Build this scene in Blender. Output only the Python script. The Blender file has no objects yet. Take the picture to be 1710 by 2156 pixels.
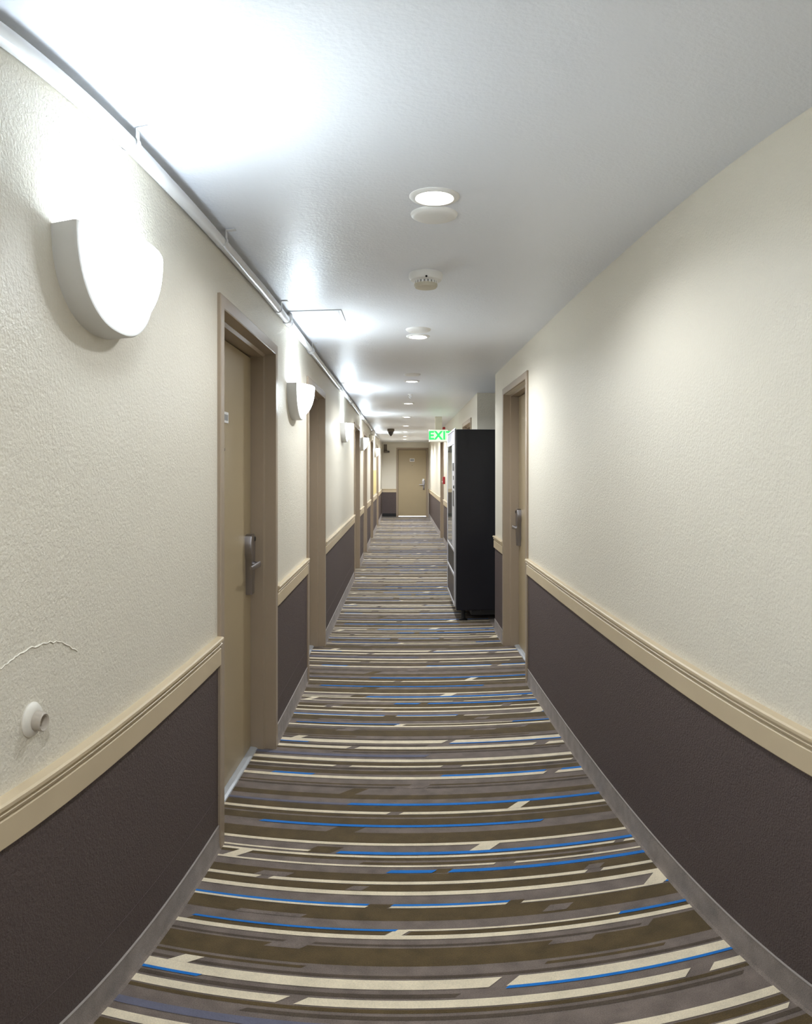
import bpy, bmesh, math, random
from mathutils import Matrix, Vector

random.seed(7)
scene = bpy.context.scene
COL = scene.collection
PI = math.pi

# ------------------------------------------------------------------ camera, world, exposure
EYE = 1.53                       # lens height above the carpet
cam_data = bpy.data.cameras.new('camera')
cam_data.type = 'PANO'           # stitched wide-angle picture: equirectangular projection
RX, RY = 0.701e-3, 0.667e-3      # radians per pixel of the 1710 x 2156 frame
LON0, LON1 = (0 - 847) * RX, (1710 - 847) * RX
LAT0, LAT1 = (989.3 - 2156) * RY, 989.3 * RY
for holder in (cam_data, getattr(cam_data, 'cycles', None)):
    if holder is None or not hasattr(holder, 'panorama_type'):
        continue
    holder.panorama_type = 'EQUIRECTANGULAR'
    holder.longitude_min, holder.longitude_max = LON0, LON1
    holder.latitude_min, holder.latitude_max = LAT0, LAT1
cam_data.clip_start = 0.02
cam = bpy.data.objects.new('camera', cam_data)
cam.location = (0, 0, EYE)
cam.rotation_euler = (PI / 2, 0, 0)
COL.objects.link(cam)
scene.camera = cam

world = bpy.data.worlds.new('world')
scene.world = world
world.use_nodes = True
world.node_tree.nodes['Background'].inputs[0].default_value = (0.9, 0.95, 1.0, 1)
world.node_tree.nodes['Background'].inputs[1].default_value = 0.0

scene.view_settings.view_transform = 'Standard'
scene.view_settings.look = 'None'
scene.view_settings.exposure = 0.47
scene.view_settings.gamma = 1.0
scene.view_settings.use_curve_mapping = False

SCONCE_W = 4.0                  # bulb in each wall sconce
SCONCE_RGB = (0.62, 0.80, 1.0)
SHADE_E = 18.0                    # glow of the sconce glass
DOWN_W = 43.0                    # recessed ceiling lamps
DOWN_RGB = (0.90, 0.955, 1.0)

# ------------------------------------------------------------------ place, metres (x right, y along the corridor)
XL, XR, ZC = -0.70, 0.915, 2.43
Y0, Y1 = -4.2, 23.2
RAIL0, RAIL1, BASE = 0.80, 0.912, 0.112
LEFT_DOORS = [(2.50, 3.69), (4.92, 6.06), (9.79, 11.02), (12.12, 13.24), (14.84, 16.02), (18.40, 19.60)]
RIGHT_DOORS = [(4.85, 6.05), (8.90, 10.15), (14.85, 16.02)]
ALC0, ALC1, ALCX = 6.62, 8.23, 1.62     # recess with the vending machine
DOOR_H = 2.19
END_DOOR = (-0.205, 0.897)
# ------------------------------------------------------------------ materials
def nt(name):
    m = bpy.data.materials.new(name)
    m.use_nodes = True
    return m, m.node_tree.nodes, m.node_tree.links, m.node_tree.nodes['Principled BSDF']

def paint(name, rgb, rough=0.5, spec=0.5, metal=0.0, bumps=(), var=0.0, var_scale=3.0, rgb2=None, coat=0.0, rough_var=0.0):
    """bumps: (noise scale, strength, distance, detail); var mixes a second tone in by a soft noise."""
    m, N, L, b = nt(name)
    b.inputs['Base Color'].default_value = (*rgb, 1)
    b.inputs['Roughness'].default_value = rough
    b.inputs['Specular IOR Level'].default_value = spec
    b.inputs['Metallic'].default_value = metal
    b.inputs['Coat Weight'].default_value = coat
    tc = N.new('ShaderNodeNewGeometry')
    if var > 0:
        n = N.new('ShaderNodeTexNoise'); n.inputs['Scale'].default_value = var_scale; n.inputs['Detail'].default_value = 4
        L.new(tc.outputs['Position'], n.inputs['Vector'])
        mr = N.new('ShaderNodeMapRange'); mr.inputs[1].default_value = 0.35; mr.inputs[2].default_value = 0.7
        mr.inputs[4].default_value = var
        L.new(n.outputs['Fac'], mr.inputs[0])
        mx = N.new('ShaderNodeMix'); mx.data_type = 'RGBA'
        mx.inputs[6].default_value = (*rgb, 1)
        r2 = rgb2 or tuple(c * 0.7 for c in rgb)
        mx.inputs[7].default_value = (*r2, 1)
        L.new(mr.outputs[0], mx.inputs[0]); L.new(mx.outputs[2], b.inputs['Base Color'])
        if rough_var:
            mr2 = N.new('ShaderNodeMapRange'); mr2.inputs[1].default_value = 0.3; mr2.inputs[2].default_value = 0.7
            mr2.inputs[3].default_value = rough - rough_var; mr2.inputs[4].default_value = rough + rough_var
            L.new(n.outputs['Fac'], mr2.inputs[0]); L.new(mr2.outputs[0], b.inputs['Roughness'])
    prev = None
    for sc, st, di, de in bumps:
        n = N.new('ShaderNodeTexNoise'); n.inputs['Scale'].default_value = sc; n.inputs['Detail'].default_value = de
        n.inputs['Roughness'].default_value = 0.55
        L.new(tc.outputs['Position'], n.inputs['Vector'])
        bp = N.new('ShaderNodeBump'); bp.inputs['Strength'].default_value = st; bp.inputs['Distance'].default_value = di
        L.new(n.outputs['Fac'], bp.inputs['Height'])
        if prev: L.new(prev.outputs[0], bp.inputs['Normal'])
        prev = bp
    if prev: L.new(prev.outputs[0], b.inputs['Normal'])
    return m

def glow(name, rgb, e, base=(0.9, 0.9, 0.9)):
    m, N, L, b = nt(name)
    b.inputs['Base Color'].default_value = (*base, 1)
    b.inputs['Emission Color'].default_value = (*rgb, 1)
    b.inputs['Emission Strength'].default_value = e
    return m

def carpet(name, rgb, amp=0.42):
    m, N, L, b = nt(name)
    g = N.new('ShaderNodeNewGeometry')
    n = N.new('ShaderNodeTexNoise'); n.inputs['Scale'].default_value = 300; n.inputs['Detail'].default_value = 2
    n2 = N.new('ShaderNodeTexNoise'); n2.inputs['Scale'].default_value = 14; n2.inputs['Detail'].default_value = 5
    L.new(g.outputs['Position'], n.inputs['Vector']); L.new(g.outputs['Position'], n2.inputs['Vector'])
    ad = N.new('ShaderNodeMath'); ad.operation = 'ADD'
    L.new(n.outputs['Fac'], ad.inputs[0]); L.new(n2.outputs['Fac'], ad.inputs[1])
    mr = N.new('ShaderNodeMapRange'); mr.inputs[1].default_value = 0.6; mr.inputs[2].default_value = 1.4
    mr.inputs[3].default_value = 1 - amp; mr.inputs[4].default_value = 1 + amp
    L.new(ad.outputs[0], mr.inputs[0])
    mx = N.new('ShaderNodeVectorMath'); mx.operation = 'SCALE'; mx.inputs[0].default_value = rgb
    L.new(mr.outputs[0], mx.inputs['Scale']); L.new(mx.outputs[0], b.inputs['Base Color'])
    b.inputs['Roughness'].default_value = 0.95
    b.inputs['Specular IOR Level'].default_value = 0.15
    b.inputs['Sheen Weight'].default_value = 0.15
    bp = N.new('ShaderNodeBump'); bp.inputs['Strength'].default_value = 0.5; bp.inputs['Distance'].default_value = 0.004
    L.new(n.outputs['Fac'], bp.inputs['Height']); L.new(bp.outputs[0], b.inputs['Normal'])
    return m

M = {}
M['wall'] = paint('cream_wall_paint', (0.70, 0.65, 0.55), 0.42, 0.35, bumps=((120, 0.55, 0.005, 3), (34, 0.16, 0.010, 2)), var=0.25, var_scale=1.6, rgb2=(0.65, 0.60, 0.503))
M['ceiling'] = paint('white_ceiling_paint', (0.86, 0.885, 0.945), 0.40, 0.5, bumps=((70, 0.25, 0.006, 3), (9, 0.10, 0.02, 2)), var=0.35, var_scale=1.1, rgb2=(0.82, 0.845, 0.905))
M['wainscot'] = paint('brown_wainscot_paint', (0.080, 0.058, 0.054), 0.62, 0.4, bumps=((150, 0.8, 0.005, 2), (60, 0.3, 0.006, 2)), var=0.8, var_scale=110, rgb2=(0.112, 0.082, 0.074))
M['rail'] = paint('tan_rail_paint', (0.57, 0.46, 0.305), 0.42, 0.5, bumps=((40, 0.06, 0.004, 2),), var=0.3, var_scale=6, rgb2=(0.48, 0.385, 0.25))
M['frame'] = paint('taupe_frame_paint', (0.345, 0.27, 0.195), 0.33, 0.5, bumps=((60, 0.06, 0.003, 2),), var=0.3, var_scale=5, rgb2=(0.315, 0.245, 0.178))
M['leaf'] = paint('taupe_door_paint', (0.40, 0.315, 0.19), 0.34, 0.5, bumps=((50, 0.06, 0.003, 2),), var=0.3, var_scale=2.5, rgb2=(0.37, 0.29, 0.175))
M['base'] = carpet('taupe_cove_carpet', (0.245, 0.20, 0.172), 0.4)
M['edge'] = paint('pale_cap_strip', (0.32, 0.28, 0.25), 0.7)
M['t'] = carpet('taupe_pile', (0.172, 0.136, 0.115))
M['o'] = carpet('olive_brown_pile', (0.092, 0.062, 0.026))
M['d'] = carpet('dark_brown_pile', (0.085, 0.063, 0.045))
M['c'] = carpet('cream_pile', (0.72, 0.62, 0.455), 0.2)
M['b'] = carpet('blue_pile', (0.010, 0.165, 0.53), 0.12)
M['p'] = carpet('faded_blue_pile', (0.135, 0.135, 0.185), 0.15)
M['white'] = paint('white_plastic', (0.86, 0.85, 0.83), 0.4)
M['conduit'] = paint('white_painted_pipe', (0.66, 0.65, 0.64), 0.3, 0.5)
M['ivory'] = paint('ivory_plastic', (0.62, 0.57, 0.46), 0.45)
M['ceramic'] = paint('matt_white_ceramic', (0.74, 0.73, 0.70), 0.55, 0.4)
M['black'] = paint('black_plastic', (0.008, 0.008, 0.009), 0.4)
M['hole'] = paint('dark_opening', (0.004, 0.004, 0.004), 0.8)
M['steel'] = paint('satin_nickel', (0.36, 0.34, 0.35), 0.34, metal=1.0)
M['alu'] = paint('brushed_aluminium', (0.62, 0.63, 0.64), 0.38, metal=0.6)
M['cabinet'] = paint('black_enamel', (0.008, 0.008, 0.013), 0.33, 0.4, bumps=((14, 0.12, 0.01, 2), (240, 0.15, 0.002, 2)), coat=0.0)
M['silver'] = paint('silver_trim', (0.58, 0.57, 0.60), 0.38, metal=0.35)
M['lilac'] = paint('grey_header_panel', (0.30, 0.29, 0.33), 0.3)
M['brown'] = paint('dark_brown_panel', (0.035, 0.024, 0.018), 0.35)
M['pale'] = paint('pale_machine_interior', (0.42, 0.43, 0.38), 0.5)
M['red'] = paint('fire_alarm_red', (0.38, 0.015, 0.02), 0.4)
M['grey'] = paint('grey_plastic', (0.30, 0.30, 0.30), 0.5)
M['smoked'] = paint('smoked_dome', (0.05, 0.042, 0.04), 0.2)
M['mountbrown'] = paint('brown_bracket', (0.12, 0.095, 0.07), 0.5)
M['yellow'] = paint('plain_yellow', (0.72, 0.60, 0.25), 0.6)
M['shade'] = glow('lit_sconce_glass', (0.80, 0.91, 1.0), SHADE_E)
M['lamp'] = glow('lit_downlight_lens', (1.0, 0.96, 0.88), 14.0)
M['green'] = glow('lit_green_letters', (0.02, 0.85, 0.12), 1.1, (0.02, 0.4, 0.06))
M['exitface'] = glow('lit_exit_face', (0.85, 0.86, 0.72), 0.30)
M['sill'] = paint('worn_metal_threshold', (0.55, 0.57, 0.60), 0.45, metal=0.3)
M['bumper'] = paint('aged_white_plastic', (0.66, 0.62, 0.55), 0.4)
M['bumpertip'] = paint('grey_beige_rubber', (0.40, 0.35, 0.29), 0.5)
def glassmat():
    m, N, L, b = nt('clear_pane')
    b.inputs['Base Color'].default_value = (0.9, 0.95, 0.93, 1)
    b.inputs['Transmission Weight'].default_value = 1.0
    b.inputs['Roughness'].default_value = 0.02
    b.inputs['IOR'].default_value = 1.45
    return m
M['glass'] = glassmat()

# ------------------------------------------------------------------ helpers
def finish(bm, smooth=None):
    bmesh.ops.recalc_face_normals(bm, faces=bm.faces)
    if smooth is not None:
        for f in bm.faces: f.smooth = True
        for e in bm.edges:
            if len(e.link_faces) == 2 and e.calc_face_angle(0) > math.radians(smooth): e.smooth = False
    return bm

def obj(name, bm, mat, parent=None, smooth=None, loc=None):
    finish(bm, smooth)
    me = bpy.data.meshes.new(name)
    bm.to_mesh(me); bm.free()
    for m in (mat if isinstance(mat, (list, tuple)) else [mat]): me.materials.append(m)
    o = bpy.data.objects.new(name, me)
    COL.objects.link(o)
    if parent is not None: o.parent = parent
    if loc: o.location = loc
    return o

def root(name, label, cat, loc=(0, 0, 0), rz=0.0, group=None, kind=None):
    o = bpy.data.objects.new(name, None)
    o.empty_display_size = 0.1
    COL.objects.link(o)
    o.location = loc; o.rotation_euler = (0, 0, rz)
    return tag(o, label, cat, group, kind)

def tag(o, label, cat, group=None, kind=None):
    o['label'] = label; o['category'] = cat
    if group: o['group'] = group
    if kind: o['kind'] = kind
    return o

def box(bm, x0, x1, y0, y1, z0, z1, bev=0.0, seg=1):
    r = bmesh.ops.create_cube(bm, size=1)
    vs = r['verts']
    for v in vs:
        v.co = Vector(((x0 + x1) / 2 + v.co.x * (x1 - x0), (y0 + y1) / 2 + v.co.y * (y1 - y0), (z0 + z1) / 2 + v.co.z * (z1 - z0)))
    if bev > 0:
        es = list({e for v in vs for e in v.link_edges})
        bmesh.ops.bevel(bm, geom=es, offset=bev, segments=seg, profile=0.6, affect='EDGES', clamp_overlap=True)
    return bm

def boxbm(*a, **k): return box(bmesh.new(), *a, **k)

def sweep(bm, rings, close_ring=True, caps=True):
    """rings: lists of points joined ring to ring into a skin."""
    vv = [[bm.verts.new(p) for p in r] for r in rings]
    n = len(vv[0])
    for a, b in zip(vv, vv[1:]):
        for i in range(n if close_ring else n - 1):
            j = (i + 1) % n
            bm.faces.new((a[i], a[j], b[j], b[i]))
    if caps and close_ring:
        bm.faces.new(vv[0][::-1]); bm.faces.new(vv[-1])
    return bm

def lathe(bm, prof, n=32, axis='z', at=(0, 0, 0)):
    """prof: (radius, height) pairs; the ends close on the axis when the radius is 0."""
    rows = []
    for r, h in prof:
        if r <= 1e-6: rows.append([(0, 0, h)])
        else: rows.append([(r * math.cos(2 * PI * i / n), r * math.sin(2 * PI * i / n), h) for i in range(n)])
    def T(p):
        x, y, z = p
        if axis == 'y': x, y, z = x, z, y
        if axis == 'x': x, y, z = z, y, x
        return (x + at[0], y + at[1], z + at[2])
    vv = [[bm.verts.new(T(p)) for p in r] for r in rows]
    for a, b in zip(vv, vv[1:]):
        for i in range(n):
            j = (i + 1) % n
            q = [a[i % len(a)], a[j % len(a)], b[j % len(b)], b[i % len(b)]]
            u = []
            for k in q:
                if k not in u: u.append(k)
            if len(u) >= 3: bm.faces.new(u)
    return bm

def prism(bm, pts, y0, y1, bev=0.0):
    """outline pts (x, z) extruded along y."""
    a = [bm.verts.new((x, y0, z)) for x, z in pts]
    b = [bm.verts.new((x, y1, z)) for x, z in pts]
    n = len(pts)
    f0 = bm.faces.new(a); f1 = bm.faces.new(b[::-1])
    for i in range(n): bm.faces.new((a[i], a[(i + 1) % n], b[(i + 1) % n], b[i]))
    if bev:
        es = list(f0.edges)
        bmesh.ops.bevel(bm, geom=es, offset=bev, segments=2, profile=0.6, affect='EDGES', clamp_overlap=True)
    return bm

def tube(bm, pts, r, n=10):
    rings = []
    P = [Vector(p) for p in pts]
    for i, p in enumerate(P):
        t = (P[min(i + 1, len(P) - 1)] - P[max(i - 1, 0)]).normalized()
        up = Vector((0, 0, 1)) if abs(t.z) < 0.9 else Vector((1, 0, 0))
        s = t.cross(up).normalized(); u = s.cross(t)
        rr = r[i] if isinstance(r, (list, tuple)) else r
        rings.append([p + s * (rr * math.cos(2 * PI * k / n)) + u * (rr * math.sin(2 * PI * k / n)) for k in range(n)])
    return sweep(bm, rings)

def text_mesh(txt, size, depth, mat, name, parent, loc, rot, bold=0.0):
    cu = bpy.data.curves.new(name, 'FONT')
    cu.body = txt; cu.size = size; cu.extrude = depth; cu.align_x = 'CENTER'; cu.align_y = 'CENTER'; cu.offset = bold; cu.space_character = 1.1
    tmp = bpy.data.objects.new(name + '_text', cu)
    COL.objects.link(tmp)
    me = bpy.data.meshes.new_from_object(tmp)
    me.name = name
    bpy.data.objects.remove(tmp); bpy.data.curves.remove(cu)
    me.materials.clear(); me.materials.append(mat)
    o = bpy.data.objects.new(name, me)
    COL.objects.link(o)
    o.parent = parent; o.location = loc; o.rotation_euler = rot
    return o

def copy_tree(o, parent=None):
    c = o.copy(); COL.objects.link(c)
    if parent is not None: c.parent = parent
    for ch in o.children: copy_tree(ch, c)
    return c

# ------------------------------------------------------------------ the setting
def runs(a, b, holes):
    out, y = [], a
    for h0, h1 in sorted(holes):
        if h0 > y: out.append((y, h0))
        y = max(y, h1)
    if y < b: out.append((y, b))
    return out

TH = 0.22
INS = 0.02        # the frame laps the edge of the hole by this much
def holes_of(doors): return [(a + INS, b - INS) for a, b in doors]

# floor: one fitted carpet with a woven stripe pattern that repeats along the corridor
PERIOD = 2.0714
ROWS = [
    ('c', 1.706, 1.752, [(-0.698, 0.24), (0.285, 0.915)]),
    ('b', 1.694, 1.707, [(-0.696, -0.525), (0.266, 0.912)]),
    ('d', 1.762, 1.776, [(-0.7, 0.915)]),
    ('o', 1.798, 1.812, [(-0.67, -0.264), (0.389, 0.737)]),
    ('o', 1.825, 1.922, [(-0.7, 0.915)]),
    ('t', 1.898, 1.924, [(-0.383, -0.279), (0.426, 0.555)]),
    ('d', 1.932, 1.943, [(-0.666, -0.339), (-0.255, 0.713)]),
    ('o', 1.922, 1.956, [(0.745, 0.905)]),
    ('c', 1.971, 1.994, [(-0.692, 0.91)]),
    ('o', 1.997, 2.018, [(-0.65, -0.045), (0.018, 0.898)]),
    ('c', 1.994, 2.028, [(-0.035, 0.013)]),
    ('b', 2.018, 2.029, [(-0.643, -0.016)]),
    ('c', 2.019, 2.029, [(0.009, 0.673)]),
    ('b', 2.016, 2.031, [(0.673, 0.905)]),
    ('o', 2.082, 2.16, [(-0.7, 0.915)]),
    ('t', 2.094, 2.132, [(0.456, 0.534)]),
    ('t', 2.082, 2.103, [(-0.519, -0.306)]),
    ('c', 2.161, 2.173, [(-0.689, -0.114), (-0.038, 0.338)]),
    ('b', 2.173, 2.186, [(-0.689, -0.11), (-0.032, 0.347)]),
    ('o', 2.16, 2.187, [(-0.114, -0.038), (0.343, 0.39)]),
    ('c', 2.163, 2.175, [(0.389, 0.882)]),
    ('c', 2.175, 2.244, [(0.841, 0.893)]),
    ('b', 2.169, 2.181, [(0.892, 0.915)]),
    ('c', 2.244, 2.27, [(-0.7, 0.907)]),
    ('o', 2.27, 2.318, [(-0.7, 0.915)]),
    ('t', 2.277, 2.307, [(-0.18, -0.124)]),
    ('c', 2.32, 2.34, [(-0.7, -0.501), (-0.458, 0.65), (0.708, 0.915)]),
    ('o', 2.344, 2.399, [(-0.7, 0.915)]),
    ('t', 2.344, 2.378, [(-0.507, -0.396), (0.658, 0.718)]),
    ('b', 2.403, 2.424, [(-0.049, 0.115), (0.171, 0.911)]),
    ('o', 2.403, 2.435, [(0.115, 0.172)]),
    ('c', 2.448, 2.461, [(-0.679, 0.338), (0.412, 0.915)]),
    ('c', 2.461, 2.52, [(-0.642, -0.59)]),
    ('o', 2.468, 2.486, [(-0.151, 0.719)]),
    ('o', 2.501, 2.52, [(-0.7, 0.915)]),
    ('c', 2.52, 2.536, [(-0.665, 0.819), (0.859, 0.915)]),
    ('c', 2.551, 2.564, [(-0.669, -0.352)]),
    ('o', 2.547, 2.601, [(-0.35, -0.248)]),
    ('b', 2.545, 2.566, [(-0.243, 0.91)]),
    ('c', 2.566, 2.621, [(0.279, 0.357)]),
    ('c', 2.619, 2.64, [(-0.696, 0.915)]),
    ('o', 2.642, 2.733, [(-0.7, 0.915)]),
    ('o', 2.733, 2.785, [(-0.285, -0.172)]),
    ('b', 2.783, 2.803, [(-0.59, 0.586)]),
    ('o', 2.808, 2.866, [(-0.7, 0.915)]),
    ('o', 2.88, 2.904, [(-0.675, 0.906)]),
    ('c', 2.907, 2.931, [(-0.7, -0.059), (-0.004, 0.91)]),
    ('c', 2.932, 2.995, [(0.488, 0.544)]),
    ('o', 2.937, 2.99, [(-0.7, 0.915)]),
    ('p', 2.995, 3.015, [(-0.668, -0.236)]),
    ('b', 2.995, 3.017, [(-0.237, 0.905)]),
    ('o', 3.065, 3.112, [(-0.7, 0.915)]),
    ('o', 3.112, 3.182, [(-0.259, -0.188)]),
    ('d', 3.187, 3.203, [(-0.7, -0.038), (0.119, 0.891)]),
    ('o', 3.22, 3.234, [(-0.7, 0.9)]),
    ('t', 3.187, 3.237, [(0.029, 0.119)]),
    ('c', 3.288, 3.319, [(-0.7, 0.708), (0.766, 0.914)]),
    ('b', 3.319, 3.34, [(-0.643, -0.439), (0.194, 0.713), (0.797, 0.915)]),
    ('o', 3.352, 3.394, [(-0.7, 0.915)]),
    ('d', 3.412, 3.43, [(-0.7, 0.89)]),
    ('c', 3.438, 3.459, [(-0.7, -0.344), (-0.264, 0.201), (0.303, 0.884)]),
    ('o', 3.467, 3.502, [(-0.7, 0.915)]),
    ('c', 3.51, 3.547, [(-0.7, 0.915)]),
    ('p', 3.58, 3.613, [(-0.668, 0.134)]),
    ('d', 3.637, 3.654, [(-0.377, 0.867)]),
    ('o', 3.668, 3.685, [(-0.7, 0.915)]),
    ('c', 3.69, 3.726, [(-0.675, -0.292), (-0.247, 0.735), (0.805, 0.915)]),
    ('d', 3.738, 3.756, [(-0.682, 0.139)]),
    ('c', 1.752, 1.795, [(-0.613, -0.558)]),
]
LIFT = {'o': 0.0003, 'd': 0.0007, 't': 0.0011, 'p': 0.0015, 'c': 0.0019, 'b': 0.0023}
SLOT = ['t', 'o', 'd', 'c', 'b', 'p']
def make_floor():
    bm = bmesh.new()
    box(bm, XL - 0.30, ALCX + 0.2, Y0 - 0.3, Y1 + 0.3, -0.12, 0)
    for f in bm.faces: f.material_index = 0
    SL = 0.9
    for k in range(-3, 12):
        dy = k * PERIOD
        for row, (col, a, b, segs) in enumerate(ROWS):
            y0, y1 = a + dy, b + dy
            if y0 < Y0 or y1 > Y1 - 0.01: continue
            ym = (y0 + y1) / 2
            for x0, x1 in segs:
                s0 = s1 = SL
                if x0 <= -0.66:
                    x0, s0 = XL + 0.001, 0
                    for h0, h1 in LEFT_DOORS:
                        if y0 > h0 + 0.07 and y1 < h1 - 0.07: x0 = -0.786
                if x1 >= 0.885:
                    x1, s1 = XR - 0.001, 0
                    for h0, h1 in RIGHT_DOORS:
                        if y0 > h0 + 0.07 and y1 < h1 - 0.07: x1 = 1.0
                z = LIFT[col] + row * 5e-6
                q = [(x0 + s0 * (y0 - ym), y0, z), (x1 + s1 * (y0 - ym), y0, z), (x1 + s1 * (y1 - ym), y1, z), (x0 + s0 * (y1 - ym), y1, z)]
                q = [(min(max(p[0], -0.786), 1.0), p[1], p[2]) for p in q]
                f = bm.faces.new([bm.verts.new(p) for p in q])
                f.material_index = SLOT.index(col)
    return tag(obj('floor', bm, [M[s] for s in SLOT]), 'fitted carpet with brown, taupe, cream and blue cross stripes', 'floor', kind='structure')
make_floor()

tag(obj('ceiling', boxbm(XL - 0.3, ALCX + 0.2, Y0 - 0.3, Y1 + 0.3, ZC, ZC + 0.15), M['ceiling']), 'smooth white ceiling running the length of the corridor', 'ceiling', kind='structure')

def side_wall(name, xa, xb, doors, label, segs):
    bm = bmesh.new()
    for a, b in segs: box(bm, xa, xb, a, b, 0, ZC)
    for a, b in holes_of(doors): box(bm, xa, xb, a, b, DOOR_H - INS, ZC)
    return tag(obj(name, bm, M['wall']), label, 'wall', kind='structure')

wl = side_wall('wall_left', XL - TH, XL, LEFT_DOORS, 'cream left wall with dark brown wainscot below the rail', runs(Y0, Y1, holes_of(LEFT_DOORS)))
RH = holes_of(RIGHT_DOORS)
wr = side_wall('wall_right', XR, XR + TH, RIGHT_DOORS, 'cream right wall with dark brown wainscot and a recess', runs(Y0, ALC0, [RH[0]]) + runs(ALC1, Y1, RH[1:]))
# end walls
bm = bmesh.new()
ex0, ex1 = END_DOOR[0] + INS, END_DOOR[1] - INS
box(bm, XL - TH, ex0, Y1, Y1 + TH, 0, ZC); box(bm, ex1, XR + TH, Y1, Y1 + TH, 0, ZC); box(bm, ex0, ex1, Y1, Y1 + TH, 2.25 - INS, ZC)
we = tag(obj('wall_end', bm, M['wall']), 'cream wall closing the far end of the corridor around a door', 'wall', kind='structure')
wb = tag(obj('wall_back', boxbm(XL - TH, XR + TH, Y0 - TH, Y0, 0, ZC), M['wall']), 'cream wall closing the near end behind the viewer', 'wall', kind='structure')
# recess walls
bm = bmesh.new()
box(bm, XR + TH, ALCX + TH, ALC0 - TH, ALC0, 0, ZC)
box(bm, XR + TH, ALCX + TH, ALC1, ALC1 + TH, 0, ZC)
box(bm, ALCX, ALCX + TH, ALC0, ALC1, 0, ZC)
tag(obj('wall_recess', bm, M['wall']), 'cream walls of the recess behind the vending machine', 'wall', kind='structure')

# brown lower wall, chair rail and carpet base, run by run between the doors
RAILP = [(0, RAIL0), (0.013, RAIL0), (0.016, RAIL0 + 0.004), (0.016, 0.866), (0.012, 0.870), (0.012, 0.873), (0.020, 0.880), (0.022, 0.886), (0.017, 0.890), (0.017, 0.893), (0.027, 0.900), (0.027, 0.908), (0.023, RAIL1), (0, RAIL1)]
trim_no = [0]
def dado(side, xw, sgn, segs, parent):
    """sgn: +1 when the room lies towards +x of the wall face."""
    for a, b in segs:
        bm = boxbm(min(xw, xw + sgn * 0.003), max(xw, xw + sgn * 0.003), a, b, BASE - 0.01, RAIL0 + 0.01)
        box(bm, min(xw, xw + sgn * 0.0042), max(xw, xw + sgn * 0.0042), a, b, 0.2525, 0.2545)
        obj('wainscot', bm, M['wainscot'], parent)
        trim_no[0] += 1
        bm = bmesh.new()
        sweep(bm, [[(xw + sgn * o, y, z) for o, z in RAILP] for y in (a, b)])
        tag(obj('trim_%d' % trim_no[0], bm, M['rail'], smooth=25), 'tan moulded chair rail on the %s wall, run %d counted from the near end' % (side, trim_no[0] if side == 'left' else trim_no[0] - 7), 'chair rail', kind='structure')
        bm = bmesh.new()
        pr = [(0, 0), (0.016, 0), (0.010, 0.012), (0.008, 0.03), (0.007, BASE), (0, BASE)]
        sweep(bm, [[(xw + sgn * o, y, z) for o, z in pr] for y in (a, b)])
        bl = tag(obj('baseboard_' + side, bm, M['base']), 'taupe carpet base along the %s wall, run %d counted from the near end' % (side, trim_no[0] if side == 'left' else trim_no[0] - 7), 'baseboard', kind='structure')
        obj('cap_strip', boxbm(min(xw, xw + sgn * 0.009), max(xw, xw + sgn * 0.009), a, b, BASE, BASE + 0.003), M['edge'], bl)
EPS = 0.0
dado('left', XL, 1, runs(Y0, Y1, [(a, b) for a, b in LEFT_DOORS]), wl)
dado('right', XR, -1, runs(Y0, ALC0, [RIGHT_DOORS[0]]) + runs(ALC1, Y1, RIGHT_DOORS[1:]), wr)
# far end, left of the end door
obj('wainscot', boxbm(XL, END_DOOR[0], Y1 - 0.003, Y1, 0.0, RAIL0 + 0.01), M['wainscot'], we)
bm = bmesh.new()
sweep(bm, [[(x, Y1 - o, z) for o, z in RAILP] for x in (XL + 0.03, END_DOOR[0])])
tag(obj('trim_end', bm, M['rail'], smooth=25), 'short tan chair rail left of the far end door', 'chair rail', kind='structure')
tag(obj('baseboard_end', boxbm(XL + 0.02, END_DOOR[0], Y1 - 0.014, Y1 - 0.003, 0, BASE), M['black']), 'short black base left of the far end door', 'baseboard', kind='structure')

# old plaster repair on the left wall above the rail
RIDGE = [(1.037, 1.171), (1.069, 1.178), (1.094, 1.184), (1.137, 1.188), (1.183, 1.185), (1.222, 1.182), (1.273, 1.173), (1.317, 1.149), (1.353, 1.132)]
pts = []
for (y0, z0), (y1, z1) in zip(RIDGE, RIDGE[1:]):
    for k in range(4):
        t = k / 4
        pts.append((XL, y0 + (y1 - y0) * t, z0 + (z1 - z0) * t + random.uniform(-0.0022, 0.0022)))
obj('plaster_ridge', tube(bmesh.new(), pts, [random.uniform(0.0012, 0.0026) for _ in pts], 6), M['wall'], wl, smooth=60)

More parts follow.
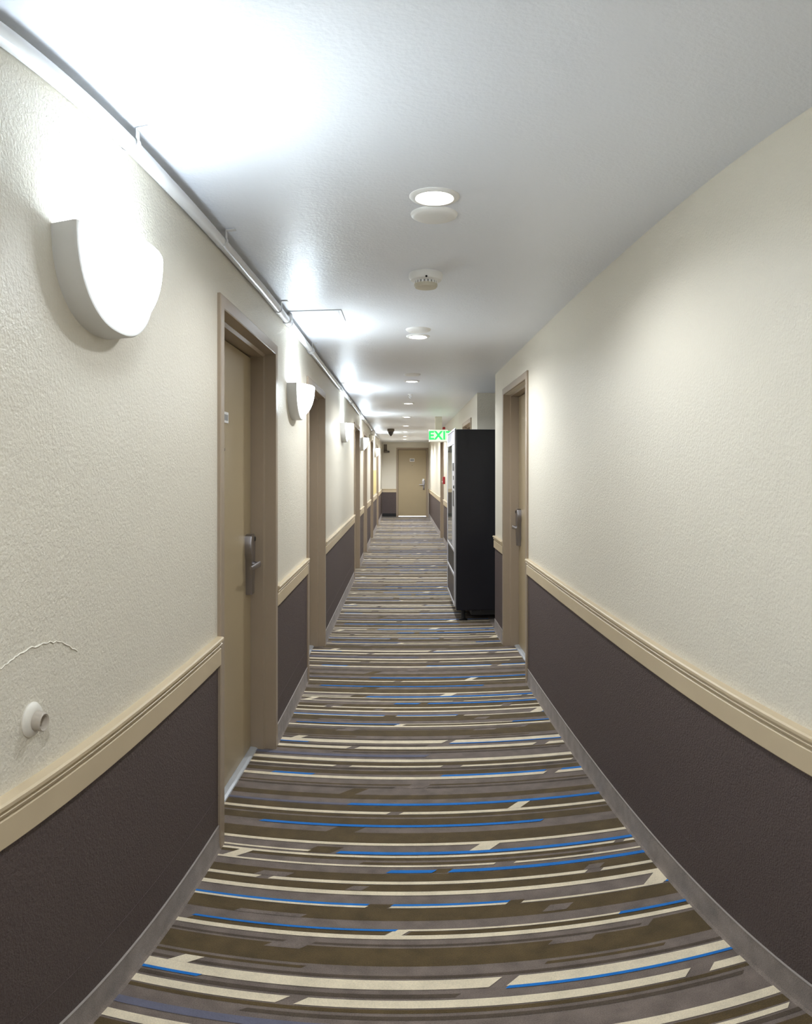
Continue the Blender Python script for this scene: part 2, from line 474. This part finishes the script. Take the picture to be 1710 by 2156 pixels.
# ------------------------------------------------------------------ doors
def lock_parts(parent, tc, dz, hs, far):
    """lever lock on the corridor face of a leaf; tc across, dz depth of the leaf face, hs +1: lever points to -t."""
    zc = 1.045
    # plate: broad rounded head, waist at the lever, slim tapering foot
    out = [(-0.022, -0.152), (0.022, -0.152), (0.026, -0.05), (0.028, 0.0), (0.030, 0.03), (0.042, 0.06), (0.043, 0.12), (0.034, 0.15), (0.016, 0.158), (-0.016, 0.158), (-0.034, 0.15), (-0.043, 0.12), (-0.042, 0.06), (-0.030, 0.03), (-0.028, 0.0), (-0.026, -0.05)]
    bm = bmesh.new()
    prism(bm, [(tc + x * 1.2, zc + z) for x, z in out], dz - 0.036, dz, bev=0.006)
    lk = obj('door_lock', bm, M['steel'], parent, smooth=40)
    lk['label'] = 'satin metal electronic lock with a lever'
    if far: return lk
    bm = bmesh.new()
    lathe(bm, [(0.0, 0), (0.014, 0), (0.012, -0.034), (0.0, -0.034)], 20, 'y', (tc, dz - 0.036, zc + 0.004))
    d = dz - 0.068
    rr = []
    for i in range(9):
        s = i / 8
        x = tc + hs * 0.014 - hs * 0.165 * s
        dd = d + 0.012 * (s ** 2)
        w = 0.015 * (1 - 0.35 * s); th = 0.0065
        rr.append([(x, dd + th * math.cos(a), zc + 0.004 + w * math.sin(a)) for a in [2 * PI * k / 12 for k in range(12)]])
    sweep(bm, rr)
    obj('lever', bm, M['steel'], lk, smooth=50)
    bm = boxbm(tc + hs * 0.034 - 0.012, tc + hs * 0.034 + 0.012, dz - 0.040, dz - 0.012, zc + 0.118, zc + 0.143, bev=0.004)
    obj('dark_block', bm, M['black'], lk)  # small black block at the top corner of the lock
    return lk

def make_door(no, label, loc, rz, w, h, hs, plate=None, far=False, sill=True, reveal=0.135):
    """local frame: x across, y into the wall, z up; the origin lies on the floor at the wall face."""
    r = root('door_%d' % no, label, 'door', loc, rz, kind='structure')
    FP = [(0.0, 0.0), (0.0, -0.012), (0.004, -0.015), (0.050, -0.015), (0.054, -0.012), (0.054, 0.045), (0.068, 0.054), (0.068, reveal), (0.0, reveal)]
    bm = bmesh.new()
    rings = []
    for stage in range(4):
        ringp = []
        for p, d in FP:
            pt = [(-w / 2 + p, d, 0), (-w / 2 + p, d, h - p), (w / 2 - p, d, h - p), (w / 2 - p, d, 0)][stage]
            ringp.append(pt)
        rings.append(ringp)
    sweep(bm, rings)
    obj('door_frame', bm, M['frame'], r, smooth=20)
    lw = w / 2 - 0.068
    obj('door_leaf', boxbm(-lw + 0.004, lw - 0.004, reveal - 0.012, reveal + 0.032, 0.012, h - 0.073, bev=0.002), M['leaf'], r)
    obj('door_backing', boxbm(-w / 2 + 0.02, w / 2 - 0.02, reveal + 0.034, reveal + 0.05, 0.0, h - 0.02), M['hole'], r)  # black sheet closing the whole opening behind the leaf
    lock_parts(r, hs * (lw - 0.095), reveal - 0.012, hs, far)
    if sill:
        bm = bmesh.new()
        pr = [(0.085, 0), (0.088, 0.006), (0.10, 0.010), (reveal + 0.01, 0.012), (reveal + 0.01, 0)]
        sweep(bm, [[(x, d, z) for d, z in pr] for x in (-lw + 0.001, lw - 0.001)])
        obj('threshold', bm, M['sill'], r)
    if plate:
        t0, t1, z0, z1, txt = plate
        y = reveal - 0.012
        pl = obj('number_plate', boxbm(t0, t1, y - 0.004, y, z0, z1, bev=0.001), M['white'], r)
        pl['label'] = 'small white room number plate'
        tm = (t0 + t1) / 2
        obj('plate_inset', boxbm(t0 + 0.012, t1 - 0.012, y - 0.005, y - 0.003, z0 + 0.012, z1 - 0.012), M['grey'] if not far else M['ivory'], pl)
        obj('peephole', lathe(bmesh.new(), [(0, -0.004), (0.007, -0.004), (0.009, 0), (0, 0)], 16, 'y', (tm, y, z0 - 0.12 if not far else z0 - 0.05)), M['black'] if not far else M['white'], r)
    return r

DL = ['taupe door nearest the viewer on the left wall, satin lock in view',
      'taupe door on the left wall, second from the viewer, past the second sconce',
      'taupe door on the left wall, third from the viewer, past the third sconce',
      'narrow-looking taupe door on the left wall, fourth from the viewer',
      'narrow-looking taupe door on the left wall, fifth from the viewer, under the emergency light',
      'last taupe door on the left wall, beside the far end wall']
n = 0
for (a, b), lab in zip(LEFT_DOORS, DL):
    n += 1
    w = b - a
    pl = (-0.07, 0.085, 1.735, 1.80, '') if n == 1 else (-0.06, 0.06, 1.735, 1.80, '')
    if n == 1: pl = (-0.115, 0.03, 1.74, 1.79, '')
    make_door(n, lab, (XL, (a + b) / 2, 0), PI / 2, w, DOOR_H, 1 if n == 1 else -1, pl, far=(n > 3))
DR = ['taupe door on the right wall just before the vending machine recess',
      'taupe door on the right wall hidden behind the black vending machine',
      'taupe door on the right wall beyond the exit sign']
for (a, b), lab in zip(RIGHT_DOORS, DR):
    n += 1
    make_door(n, lab, (XR, (a + b) / 2, 0), -PI / 2, b - a, DOOR_H + (0.035 if n == 7 else 0), -1, None, far=(n > 7))
n += 1
end_door = make_door(n, 'taupe door facing the viewer at the far end of the corridor', ((END_DOOR[0] + END_DOOR[1]) / 2, Y1, 0), 0, END_DOOR[1] - END_DOOR[0], 2.25, 1, (-0.085, 0.075, 1.80, 1.90, ''), far=False, sill=False, reveal=0.06)
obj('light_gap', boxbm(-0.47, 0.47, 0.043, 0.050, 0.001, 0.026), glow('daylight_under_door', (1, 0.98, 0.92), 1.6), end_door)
obj('door_sweep_plate', boxbm(0.35, 0.41, 0.040, 0.048, 1.16, 1.24), M['white'], end_door)

# ------------------------------------------------------------------ wall sconces
def make_sconce(label):
    s = root('wall_sconce', label, 'sconce', group='white half-bowl sconces along the left wall')
    A, Hh, TOP = 0.228, 0.205, 0.205
    PR = [(0.0, 0.0), (0.0, 0.052), (0.003, 0.058), (0.008, 0.060), (0.015, 0.060), (0.019, 0.055), (0.019, 0.0)]
    rings = []
    K = 48
    for i in range(K + 1):
        th = PI * i / K
        ct, st = math.cos(th), math.sin(th)
        # slightly squared ellipse gives the straight upper flanks of the frame
        e = 0.86
        c2 = math.copysign(abs(ct) ** e, ct); s2 = st ** e
        rings.append([(-(A - nn) * c2, -oo, TOP - (Hh - nn) * s2) for nn, oo in PR])
    obj('sconce_frame', sweep(bmesh.new(), rings), M['ceramic'], s, smooth=40)
    a, h, b = A - 0.026, Hh - 0.025, 0.095
    bm = bmesh.new()
    J = 16
    rows = []
    for j in range(J + 1):
        ph = PI / 2 * j / J
        cp, sp = math.cos(ph), math.sin(ph)
        row = []
        for i in range(K + 1):
            th = PI * i / K
            ct, st = math.cos(th), math.sin(th)
            e = 0.86
            c2 = math.copysign(abs(ct) ** e, ct); s2 = st ** e
            cpp = cp
            row.append((-a * cpp * c2, -(0.043 + b * sp), TOP - 0.002 - h * cpp * s2))
        rows.append(row)
    vv = [[bm.verts.new(p) for p in r] for r in rows[:-1]]
    tip = bm.verts.new((0, -(0.043 + b), TOP - 0.002))
    for p, q in zip(vv, vv[1:]):
        for i in range(K): bm.faces.new((p[i], p[i + 1], q[i + 1], q[i]))
    for i in range(K): bm.faces.new((vv[-1][i], vv[-1][i + 1], tip))
    obj('glass_shade', bm, M['shade'], s, smooth=60)
    return s
def add_bulb(parent, x, y, z):
    ld = bpy.data.lights.new('sconce_bulb', 'POINT'); ld.energy = SCONCE_W; ld.color = SCONCE_RGB; ld.shadow_soft_size = 0.035
    lo = bpy.data.objects.new('sconce_bulb', ld); COL.objects.link(lo); lo.location = (x, y, z)
    lo.parent = parent
SY = [1.455, 4.300, 7.86, 11.40, 17.05, -1.75]
SLAB = ['large white lit sconce nearest the viewer, before the first left door',
        'white lit sconce between the first and second doors on the left',
        'white lit sconce third along the left wall, before the third door',
        'small-looking lit sconce between the third and fourth left doors',
        'farthest lit sconce on the left wall, near the end wall',
        'white lit sconce on the left wall behind the viewer']
sc0 = None
for y, lab in zip(SY, SLAB):
    if sc0 is None: sc0 = s = make_sconce(lab)
    else:
        s = copy_tree(sc0); s['label'] = lab
    s.location = (XL, y, 1.835); s.rotation_euler = (0, 0, PI / 2)
for o in [o for o in list(COL.objects) if o.name.split('.')[0] == 'wall_sconce']:
    add_bulb(o, 0.06, -0.058, 0.165)

# ------------------------------------------------------------------ recessed downlights, cover plates
DLP = [(0.106, 2.224), (0.110, 4.736), (0.101, 7.175), (0.088, 9.584), (0.085, 12.07), (0.080, 14.46), (0.076, 16.69), (0.073, 19.04), (0.072, 20.9), (0.106, -0.25), (0.106, -2.7)]
ORD = ['first', 'second', 'third', 'fourth', 'fifth', 'sixth', 'seventh', 'eighth', 'ninth']
def make_down(label):
    d = root('downlight', label, 'downlight', group='round recessed lamps along the ceiling')
    bm = bmesh.new()
    lathe(bm, [(0.058, 0.0), (0.058, -0.004), (0.064, -0.009), (0.078, -0.007), (0.083, -0.002), (0.083, 0.0)], 40)
    obj('trim_ring', bm, M['white'], d, smooth=40)
    bm = bmesh.new()
    lathe(bm, [(0.0, -0.008), (0.03, -0.0075), (0.050, -0.005), (0.0585, -0.002)], 40)
    obj('lens', bm, M['lamp'], d, smooth=60)
    return d
d0 = None
for i, (x, y) in enumerate(DLP):
    lab = ('lit round ceiling downlight, %s from the viewer along the corridor' % ORD[i]) if i < 9 else ('lit ceiling downlight %s the viewer' % ('almost above' if i == 9 else 'far behind'))
    if d0 is None: d0 = d = make_down(lab)
    else:
        d = copy_tree(d0); d['label'] = lab
    d.location = (x, y, ZC)
    ld = bpy.data.lights.new('downlight_lamp', 'SPOT'); ld.energy = DOWN_W * (0.85, 0.9, 1.1, 1.3, 1.5, 1.6, 1.8, 2.2, 3.4, 0.75, 0.75)[i]; ld.color = DOWN_RGB; ld.spot_size = math.radians(164); ld.spot_blend = 0.5; ld.shadow_soft_size = 0.05
    lo = bpy.data.objects.new('downlight_lamp', ld); COL.objects.link(lo); lo.parent = d; lo.location = (0, 0, -0.018)

def make_cover(x, y, label):
    bm = bmesh.new()
    lathe(bm, [(0.0, -0.016), (0.045, -0.0155), (0.070, -0.013), (0.081, -0.007), (0.084, 0.0), (0.0, 0.0)], 40)
    tag(obj('ceiling_cover', bm, M['white'], smooth=50, loc=(x, y, ZC)), label, 'cover plate', 'blank round plates on the ceiling')
make_cover(0.113, 2.395, 'blank white round plate touching the first downlight')
make_cover(0.107, 4.50, 'blank white round plate just before the second downlight')
make_cover(0.098, 6.66, 'blank white round plate before the third downlight')
# pendent sprinkler heads
def sprinkler(x, y, label):
    r = root('sprinkler_head', label, 'sprinkler', (x, y, ZC), group=None)
    obj('escutcheon', lathe(bmesh.new(), [(0, 0), (0.032, 0), (0.028, -0.006), (0.012, -0.010), (0.010, -0.02), (0, -0.02)], 20), M['white'], r, smooth=40)
    bm = lathe(bmesh.new(), [(0, -0.05), (0.016, -0.05), (0.016, -0.052), (0, -0.052)], 16)
    for sx in (-1, 1): tube(bm, [(sx * 0.007, 0, -0.018), (sx * 0.013, 0, -0.032), (0, 0, -0.051)], 0.0025, 6)
    obj('deflector', bm, M['alu'], r)
sprinkler(0.10, 8.44, 'small sprinkler head between the third and fourth downlights')

# smoke detector
sd = root('smoke_detector', 'white round smoke detector between the first two downlights', 'smoke detector', (0.111, 3.18, ZC))
bm = lathe(bmesh.new(), [(0.0, 0), (0.078, 0), (0.080, -0.006), (0.079, -0.020), (0.072, -0.034), (0.058, -0.040), (0.0, -0.040)], 40)
obj('detector_base', bm, M['white'], sd, smooth=35)
bm = lathe(bmesh.new(), [(0.0, -0.040), (0.052, -0.040), (0.052, -0.050), (0.0, -0.050)], 40)
obj('sensing_chamber', bm, M['grey'], sd, smooth=35)
bm = bmesh.new()
for k in range(20):
    a = 2 * PI * k / 20
    m4 = Matrix.Translation((0, 0, -0.0455)) @ Matrix.Rotation(a, 4, 'Z') @ Matrix.Translation((0.052, 0, 0))
    r4 = bmesh.ops.create_cube(bm, size=1, matrix=m4 @ Matrix.Diagonal((0.006, 0.009, 0.014, 1)))
obj('vent_ribs', bm, M['white'], sd)
obj('detector_cap', lathe(bmesh.new(), [(0.0, -0.049), (0.055, -0.049), (0.055, -0.060), (0.050, -0.068), (0.0, -0.071)], 40), M['ivory'], sd, smooth=35)
obj('indicator', lathe(bmesh.new(), [(0, 0), (0.005, 0), (0.005, -0.003), (0, -0.003)], 12, 'y', (0.0, -0.0735, -0.033)), M['hole'], sd)

# ceiling access panel
ap = root('access_panel', 'flush square white access panel in the ceiling beside the pipe', 'access panel', (-0.505, 4.06, ZC))
bm = bmesh.new()
q = 0.152
for x0, x1, y0, y1 in ((-q, q, -q, -q + 0.016), (-q, q, q - 0.016, q), (-q, -q + 0.016, -q + 0.016, q - 0.016), (q - 0.016, q, -q + 0.016, q - 0.016)):
    box(bm, x0, x1, y0, y1, -0.006, 0.0, bev=0.0015)
obj('panel_frame', bm, M['ceiling'], ap)
obj('panel_door', boxbm(-q + 0.019, q - 0.019, -q + 0.019, q - 0.019, -0.0045, 0.0), M['ceiling'], ap)

# ------------------------------------------------------------------ sprinkler pipe along the left wall
PX, PZ, PR_ = -0.678, 2.384, 0.0205
pipe = root('ceiling_pipe', 'long white painted pipe where the left wall meets the ceiling', 'pipe', (PX, 0, PZ))
pts = [(0, y, -0.002 * math.sin(y * 1.3) - (0.004 if 1.8 < y < 3.2 else 0)) for y in [Y0 + 0.0 + i * (19.6 - Y0) / 90 for i in range(91)]]
obj('pipe_body', tube(bmesh.new(), pts, PR_, 16), M['conduit'], pipe, smooth=60)
for y in (-1.2, 1.60, 2.48, 3.66, 4.94, 7.30, 10.7, 13.5, 16.5):
    bm = bmesh.new()
    R = PR_ + 0.004
    ring = []
    arc = [math.radians(a) for a in range(-190, 41, 15)]
    path = [(R * math.cos(a), R * math.sin(a)) for a in arc]
    path += [(R * 0.75 + 0.002, ZC - PZ - 0.003), (R + 0.03, ZC - PZ - 0.002)]
    inner = [(x * 0.94, z * 0.94) if i < len(arc) else (x - 0.001, z - 0.003) for i, (x, z) in enumerate(path)]
    rings = [[(x, y - 0.012, z), (x, y + 0.012, z), (xi, y + 0.012, zi), (xi, y - 0.012, zi)] for (x, z), (xi, zi) in zip(path, inner)]
    obj('strap', sweep(bm, rings), M['conduit'], pipe)
for y, l in ((3.98, 0.10), (5.0, 0.05), (8.9, 0.08), (12.6, 0.08)):
    bm = lathe(bmesh.new(), [(0.0, -l / 2), (PR_ + 0.002, -l / 2), (PR_ + 0.0065, -l / 2 + 0.006), (PR_ + 0.0065, -l / 2 + 0.018), (PR_ + 0.004, -l / 2 + 0.02), (PR_ + 0.004, l / 2 - 0.02), (PR_ + 0.0065, l / 2 - 0.018), (PR_ + 0.0065, l / 2 - 0.006), (PR_ + 0.002, l / 2), (0.0, l / 2)], 20, 'y', (0, y, 0))
    if l > 0.09: lathe(bm, [(0.0, 0.0), (0.018, 0.0), (0.018, 0.036), (0.013, 0.038), (0.013, ZC - PZ), (0.0, ZC - PZ)], 16, 'z', (0.012, y - 0.02, 0.0))
    obj('coupling', bm, M['conduit'], pipe, smooth=40)

# ------------------------------------------------------------------ wall bumper by the viewer
wbp = root('door_bumper', 'round white door bumper on the left wall above the rail', 'door bumper', (XL, 1.146, 1.039), PI / 2)
obj('bumper_base', lathe(bmesh.new(), [(0, 0), (0.036, 0), (0.037, -0.003), (0.034, -0.008), (0.026, -0.012), (0.022, -0.013), (0, -0.013)], 36, 'y'), M['bumper'], wbp, smooth=35)
obj('rubber_tip', lathe(bmesh.new(), [(0.0, -0.012), (0.021, -0.012), (0.0200, -0.020), (0.0195, -0.030), (0.0175, -0.032), (0.0145, -0.030), (0.012, -0.019), (0.0, -0.018)], 32, 'y'), M['bumpertip'], wbp, smooth=35)

# ------------------------------------------------------------------ vending machine in the recess
VX0, VX1, VY0, VY1, VZ0, VZ1 = 0.543, 1.42, 7.05, 8.17, 0.11, 1.935
vm = root('vending_machine', 'tall black vending machine with silver front trim standing in the right recess', 'vending machine', (VX0, VY0, 0))
D_, W_ = VX1 - VX0, VY1 - VY0
bm = boxbm(0.020, D_, 0, W_, VZ0, VZ1, bev=0.012, seg=2)
obj('cabinet', bm, M['cabinet'], vm)
bm = boxbm(0.18, D_ - 0.02, 0.02, W_ - 0.02, 0.06, VZ0 + 0.01)
box(bm, 0.28, D_ - 0.08, 0.004, 0.02, 0.10, 0.135)
obj('plinth', bm, M['black'], vm)
for x in (0.10, D_ - 0.10):
    for y in (0.07, W_ - 0.07):
        obj('foot', lathe(bmesh.new(), [(0, 0), (0.045, 0), (0.045, 0.012), (0.022, 0.02), (0.022, 0.12), (0, 0.12)], 18, at=(x, y, 0)), M['black'], vm, smooth=40)
DZ0, DZ1 = 0.15, VZ1 + 0.01
dr = obj('front_door', boxbm(0.013, 0.0205, 0.002, W_ - 0.002, DZ0, DZ1, bev=0.004), M['grey'], vm)
# silver border and cross bars
bars = [(0.0, 0.055, DZ0, DZ1), (W_ - 0.045, W_, DZ0, DZ1), (0.055, W_ - 0.045, DZ0, DZ0 + 0.028), (0.055, W_ - 0.045, 0.448, 0.480), (0.055, W_ - 0.045, 0.700, 0.732), (0.055, W_ - 0.045, 1.785, 1.83), (0.055, W_ - 0.045, DZ1 - 0.022, DZ1)]
for y0, y1, z0, z1 in bars:
    obj('door_trim', boxbm(0.0, 0.014, y0, y1, z0, z1, bev=0.004), M['silver'], dr)
obj('header_panel', boxbm(0.006, 0.014, 0.055, W_ - 0.045, 1.83, DZ1 - 0.022), M['lilac'], dr)
CP = 0.30      # control column next to the near edge
obj('control_column', boxbm(0.003, 0.014, 0.055, CP, 0.732, 1.785, bev=0.003), M['silver'], dr)
obj('column_divider', boxbm(0.0, 0.014, CP, CP + 0.03, 0.732, 1.785, bev=0.003), M['silver'], dr)
obj('coin_slot', boxbm(0.0005, 0.004, 0.13, 0.20, 1.43, 1.47), M['black'], dr)
obj('keypad', boxbm(0.0005, 0.004, 0.11, 0.24, 1.16, 1.32, bev=0.002), M['black'], dr)
obj('display', boxbm(0.0005, 0.004, 0.10, 0.25, 1.52, 1.60), M['black'], dr)
obj('door_key_lock', lathe(bmesh.new(), [(0, 0.0), (0.014, 0.0), (0.016, 0.004), (0.016, 0.012), (0, 0.012)], 20, 'x', (-0.010, 0.03, 1.36)), M['black'], dr)
obj('window_backing', boxbm(0.0125, 0.014, CP + 0.03, W_ - 0.045, 0.732, 1.785), M['pale'], dr)
obj('window_dark_edge', boxbm(0.008, 0.0125, W_ - 0.075, W_ - 0.045, 0.732, 1.785), M['black'], dr)  # black strip along the far edge of the window
obj('product_column', boxbm(0.009, 0.0125, CP + 0.10, CP + 0.22, 0.732, 1.50), M['brown'], dr)
obj('window_pane', boxbm(0.004, 0.0065, CP + 0.03, W_ - 0.045, 0.732, 1.785), M['glass'], dr)
obj('delivery_flap', boxbm(0.008, 0.014, 0.055, W_ - 0.045, 0.480, 0.700, bev=0.003), M['black'], dr)
obj('kick_panel', boxbm(0.005, 0.014, 0.055, W_ - 0.045, DZ0 + 0.028, 0.448, bev=0.003), M['brown'], dr)

# ------------------------------------------------------------------ exit sign
ex = root('exit_sign', 'green lit EXIT sign hanging under the ceiling before the far door', 'exit sign', (0.645, 12.0, 2.0))
obj('sign_housing', boxbm(-0.172, 0.172, -0.02, 0.03, 0.0, 0.212, bev=0.004), M['ivory'], ex)
obj('sign_face', boxbm(-0.165, 0.165, -0.023, -0.019, 0.008, 0.204), M['exitface'], ex)
obj('canopy', boxbm(-0.06, 0.06, -0.02, 0.03, 0.212, ZC - 2.0), M['ivory'], ex)
text_mesh('EXIT', 0.195, 0.002, M['green'], 'letters', ex, (0.035, -0.0255, 0.104), (PI / 2, 0, 0), 0.007)

# ------------------------------------------------------------------ small devices towards the far end
st = root('fire_alarm_strobe', 'red fire alarm strobe high on the right wall by the exit sign', 'fire alarm', (XR, 14.45, 2.20), -PI / 2)
obj('strobe_body', boxbm(-0.06, 0.06, -0.05, 0, 0.04, 0.20, bev=0.006), M['red'], st)
obj('strobe_lens', boxbm(-0.03, 0.03, -0.075, -0.05, 0.07, 0.13, bev=0.006), M['white'], st)
obj('horn_grille', boxbm(-0.045, 0.045, -0.056, -0.05, 0.145, 0.19, bev=0.002), M['red'], st)
ps = root('fire_pull_station', 'red manual fire alarm box low on the right wall past the machine', 'pull station', (XR, 14.45, 1.24), -PI / 2)
obj('station_body', boxbm(-0.045, 0.045, -0.05, 0, 0, 0.15, bev=0.006), M['red'], ps)
obj('pull_handle', boxbm(-0.03, 0.03, -0.066, -0.05, 0.035, 0.06, bev=0.004), M['white'], ps)
dc = root('dome_camera', 'dark smoked dome under the ceiling left of the far lamps', 'dome camera', (-0.262, 15.6, ZC))
obj('dome_base', lathe(bmesh.new(), [(0, 0), (0.080, 0), (0.082, -0.01), (0.078, -0.055), (0.066, -0.065), (0, -0.065)], 28), M['mountbrown'], dc, smooth=40)
obj('dome_shell', lathe(bmesh.new(), [(0.064, -0.064), (0.060, -0.085), (0.046, -0.115), (0.026, -0.145), (0.010, -0.160), (0, -0.163)], 28), M['smoked'], dc, smooth=60)
bk = root('wall_camera', 'small brown camera on a bracket high on the far end wall', 'camera', (-0.55, Y1, 2.09))
obj('bracket_plate', boxbm(-0.085, 0.03, -0.02, 0, 0.03, 0.27, bev=0.004), M['mountbrown'], bk)
obj('camera_body', boxbm(-0.085, 0.12, -0.13, -0.02, 0.0, 0.06, bev=0.01), M['mountbrown'], bk)
obj('camera_lens', lathe(bmesh.new(), [(0, 0), (0.02, 0), (0.022, -0.012), (0, -0.012)], 16, 'y', (0.08, -0.13, 0.03)), M['black'], bk)
el = root('emergency_light', 'twin-head emergency light on the left wall above the fifth door', 'emergency light', (XL, 14.40, 2.13), PI / 2)
obj('battery_box', boxbm(-0.14, 0.14, -0.07, 0, 0, 0.11, bev=0.008), M['ivory'], el)
for sx in (-1, 1):
    hd = obj('lamp_head', lathe(bmesh.new(), [(0.0, 0.03), (0.03, 0.02), (0.045, -0.01), (0.055, -0.05), (0.052, -0.055), (0.0, -0.045)], 20, 'y', (sx * 0.10, -0.06, 0.15)), M['white'], el, smooth=50)
    obj('swivel', tube(bmesh.new(), [(sx * 0.10, -0.04, 0.10), (sx * 0.10, -0.05, 0.14)], 0.012, 8), M['white'], hd)
nb = root('yellow_wall_sheet', 'thin yellow sheet on the left wall before the last door', 'notice', (XL, 17.35, 0.95), PI / 2)
obj('yellow_sheet', boxbm(-0.95, 0.85, -0.0045, -0.0005, 0.0, 0.57), M['yellow'], nb)  # plain yellow sheet lying flat on the wall
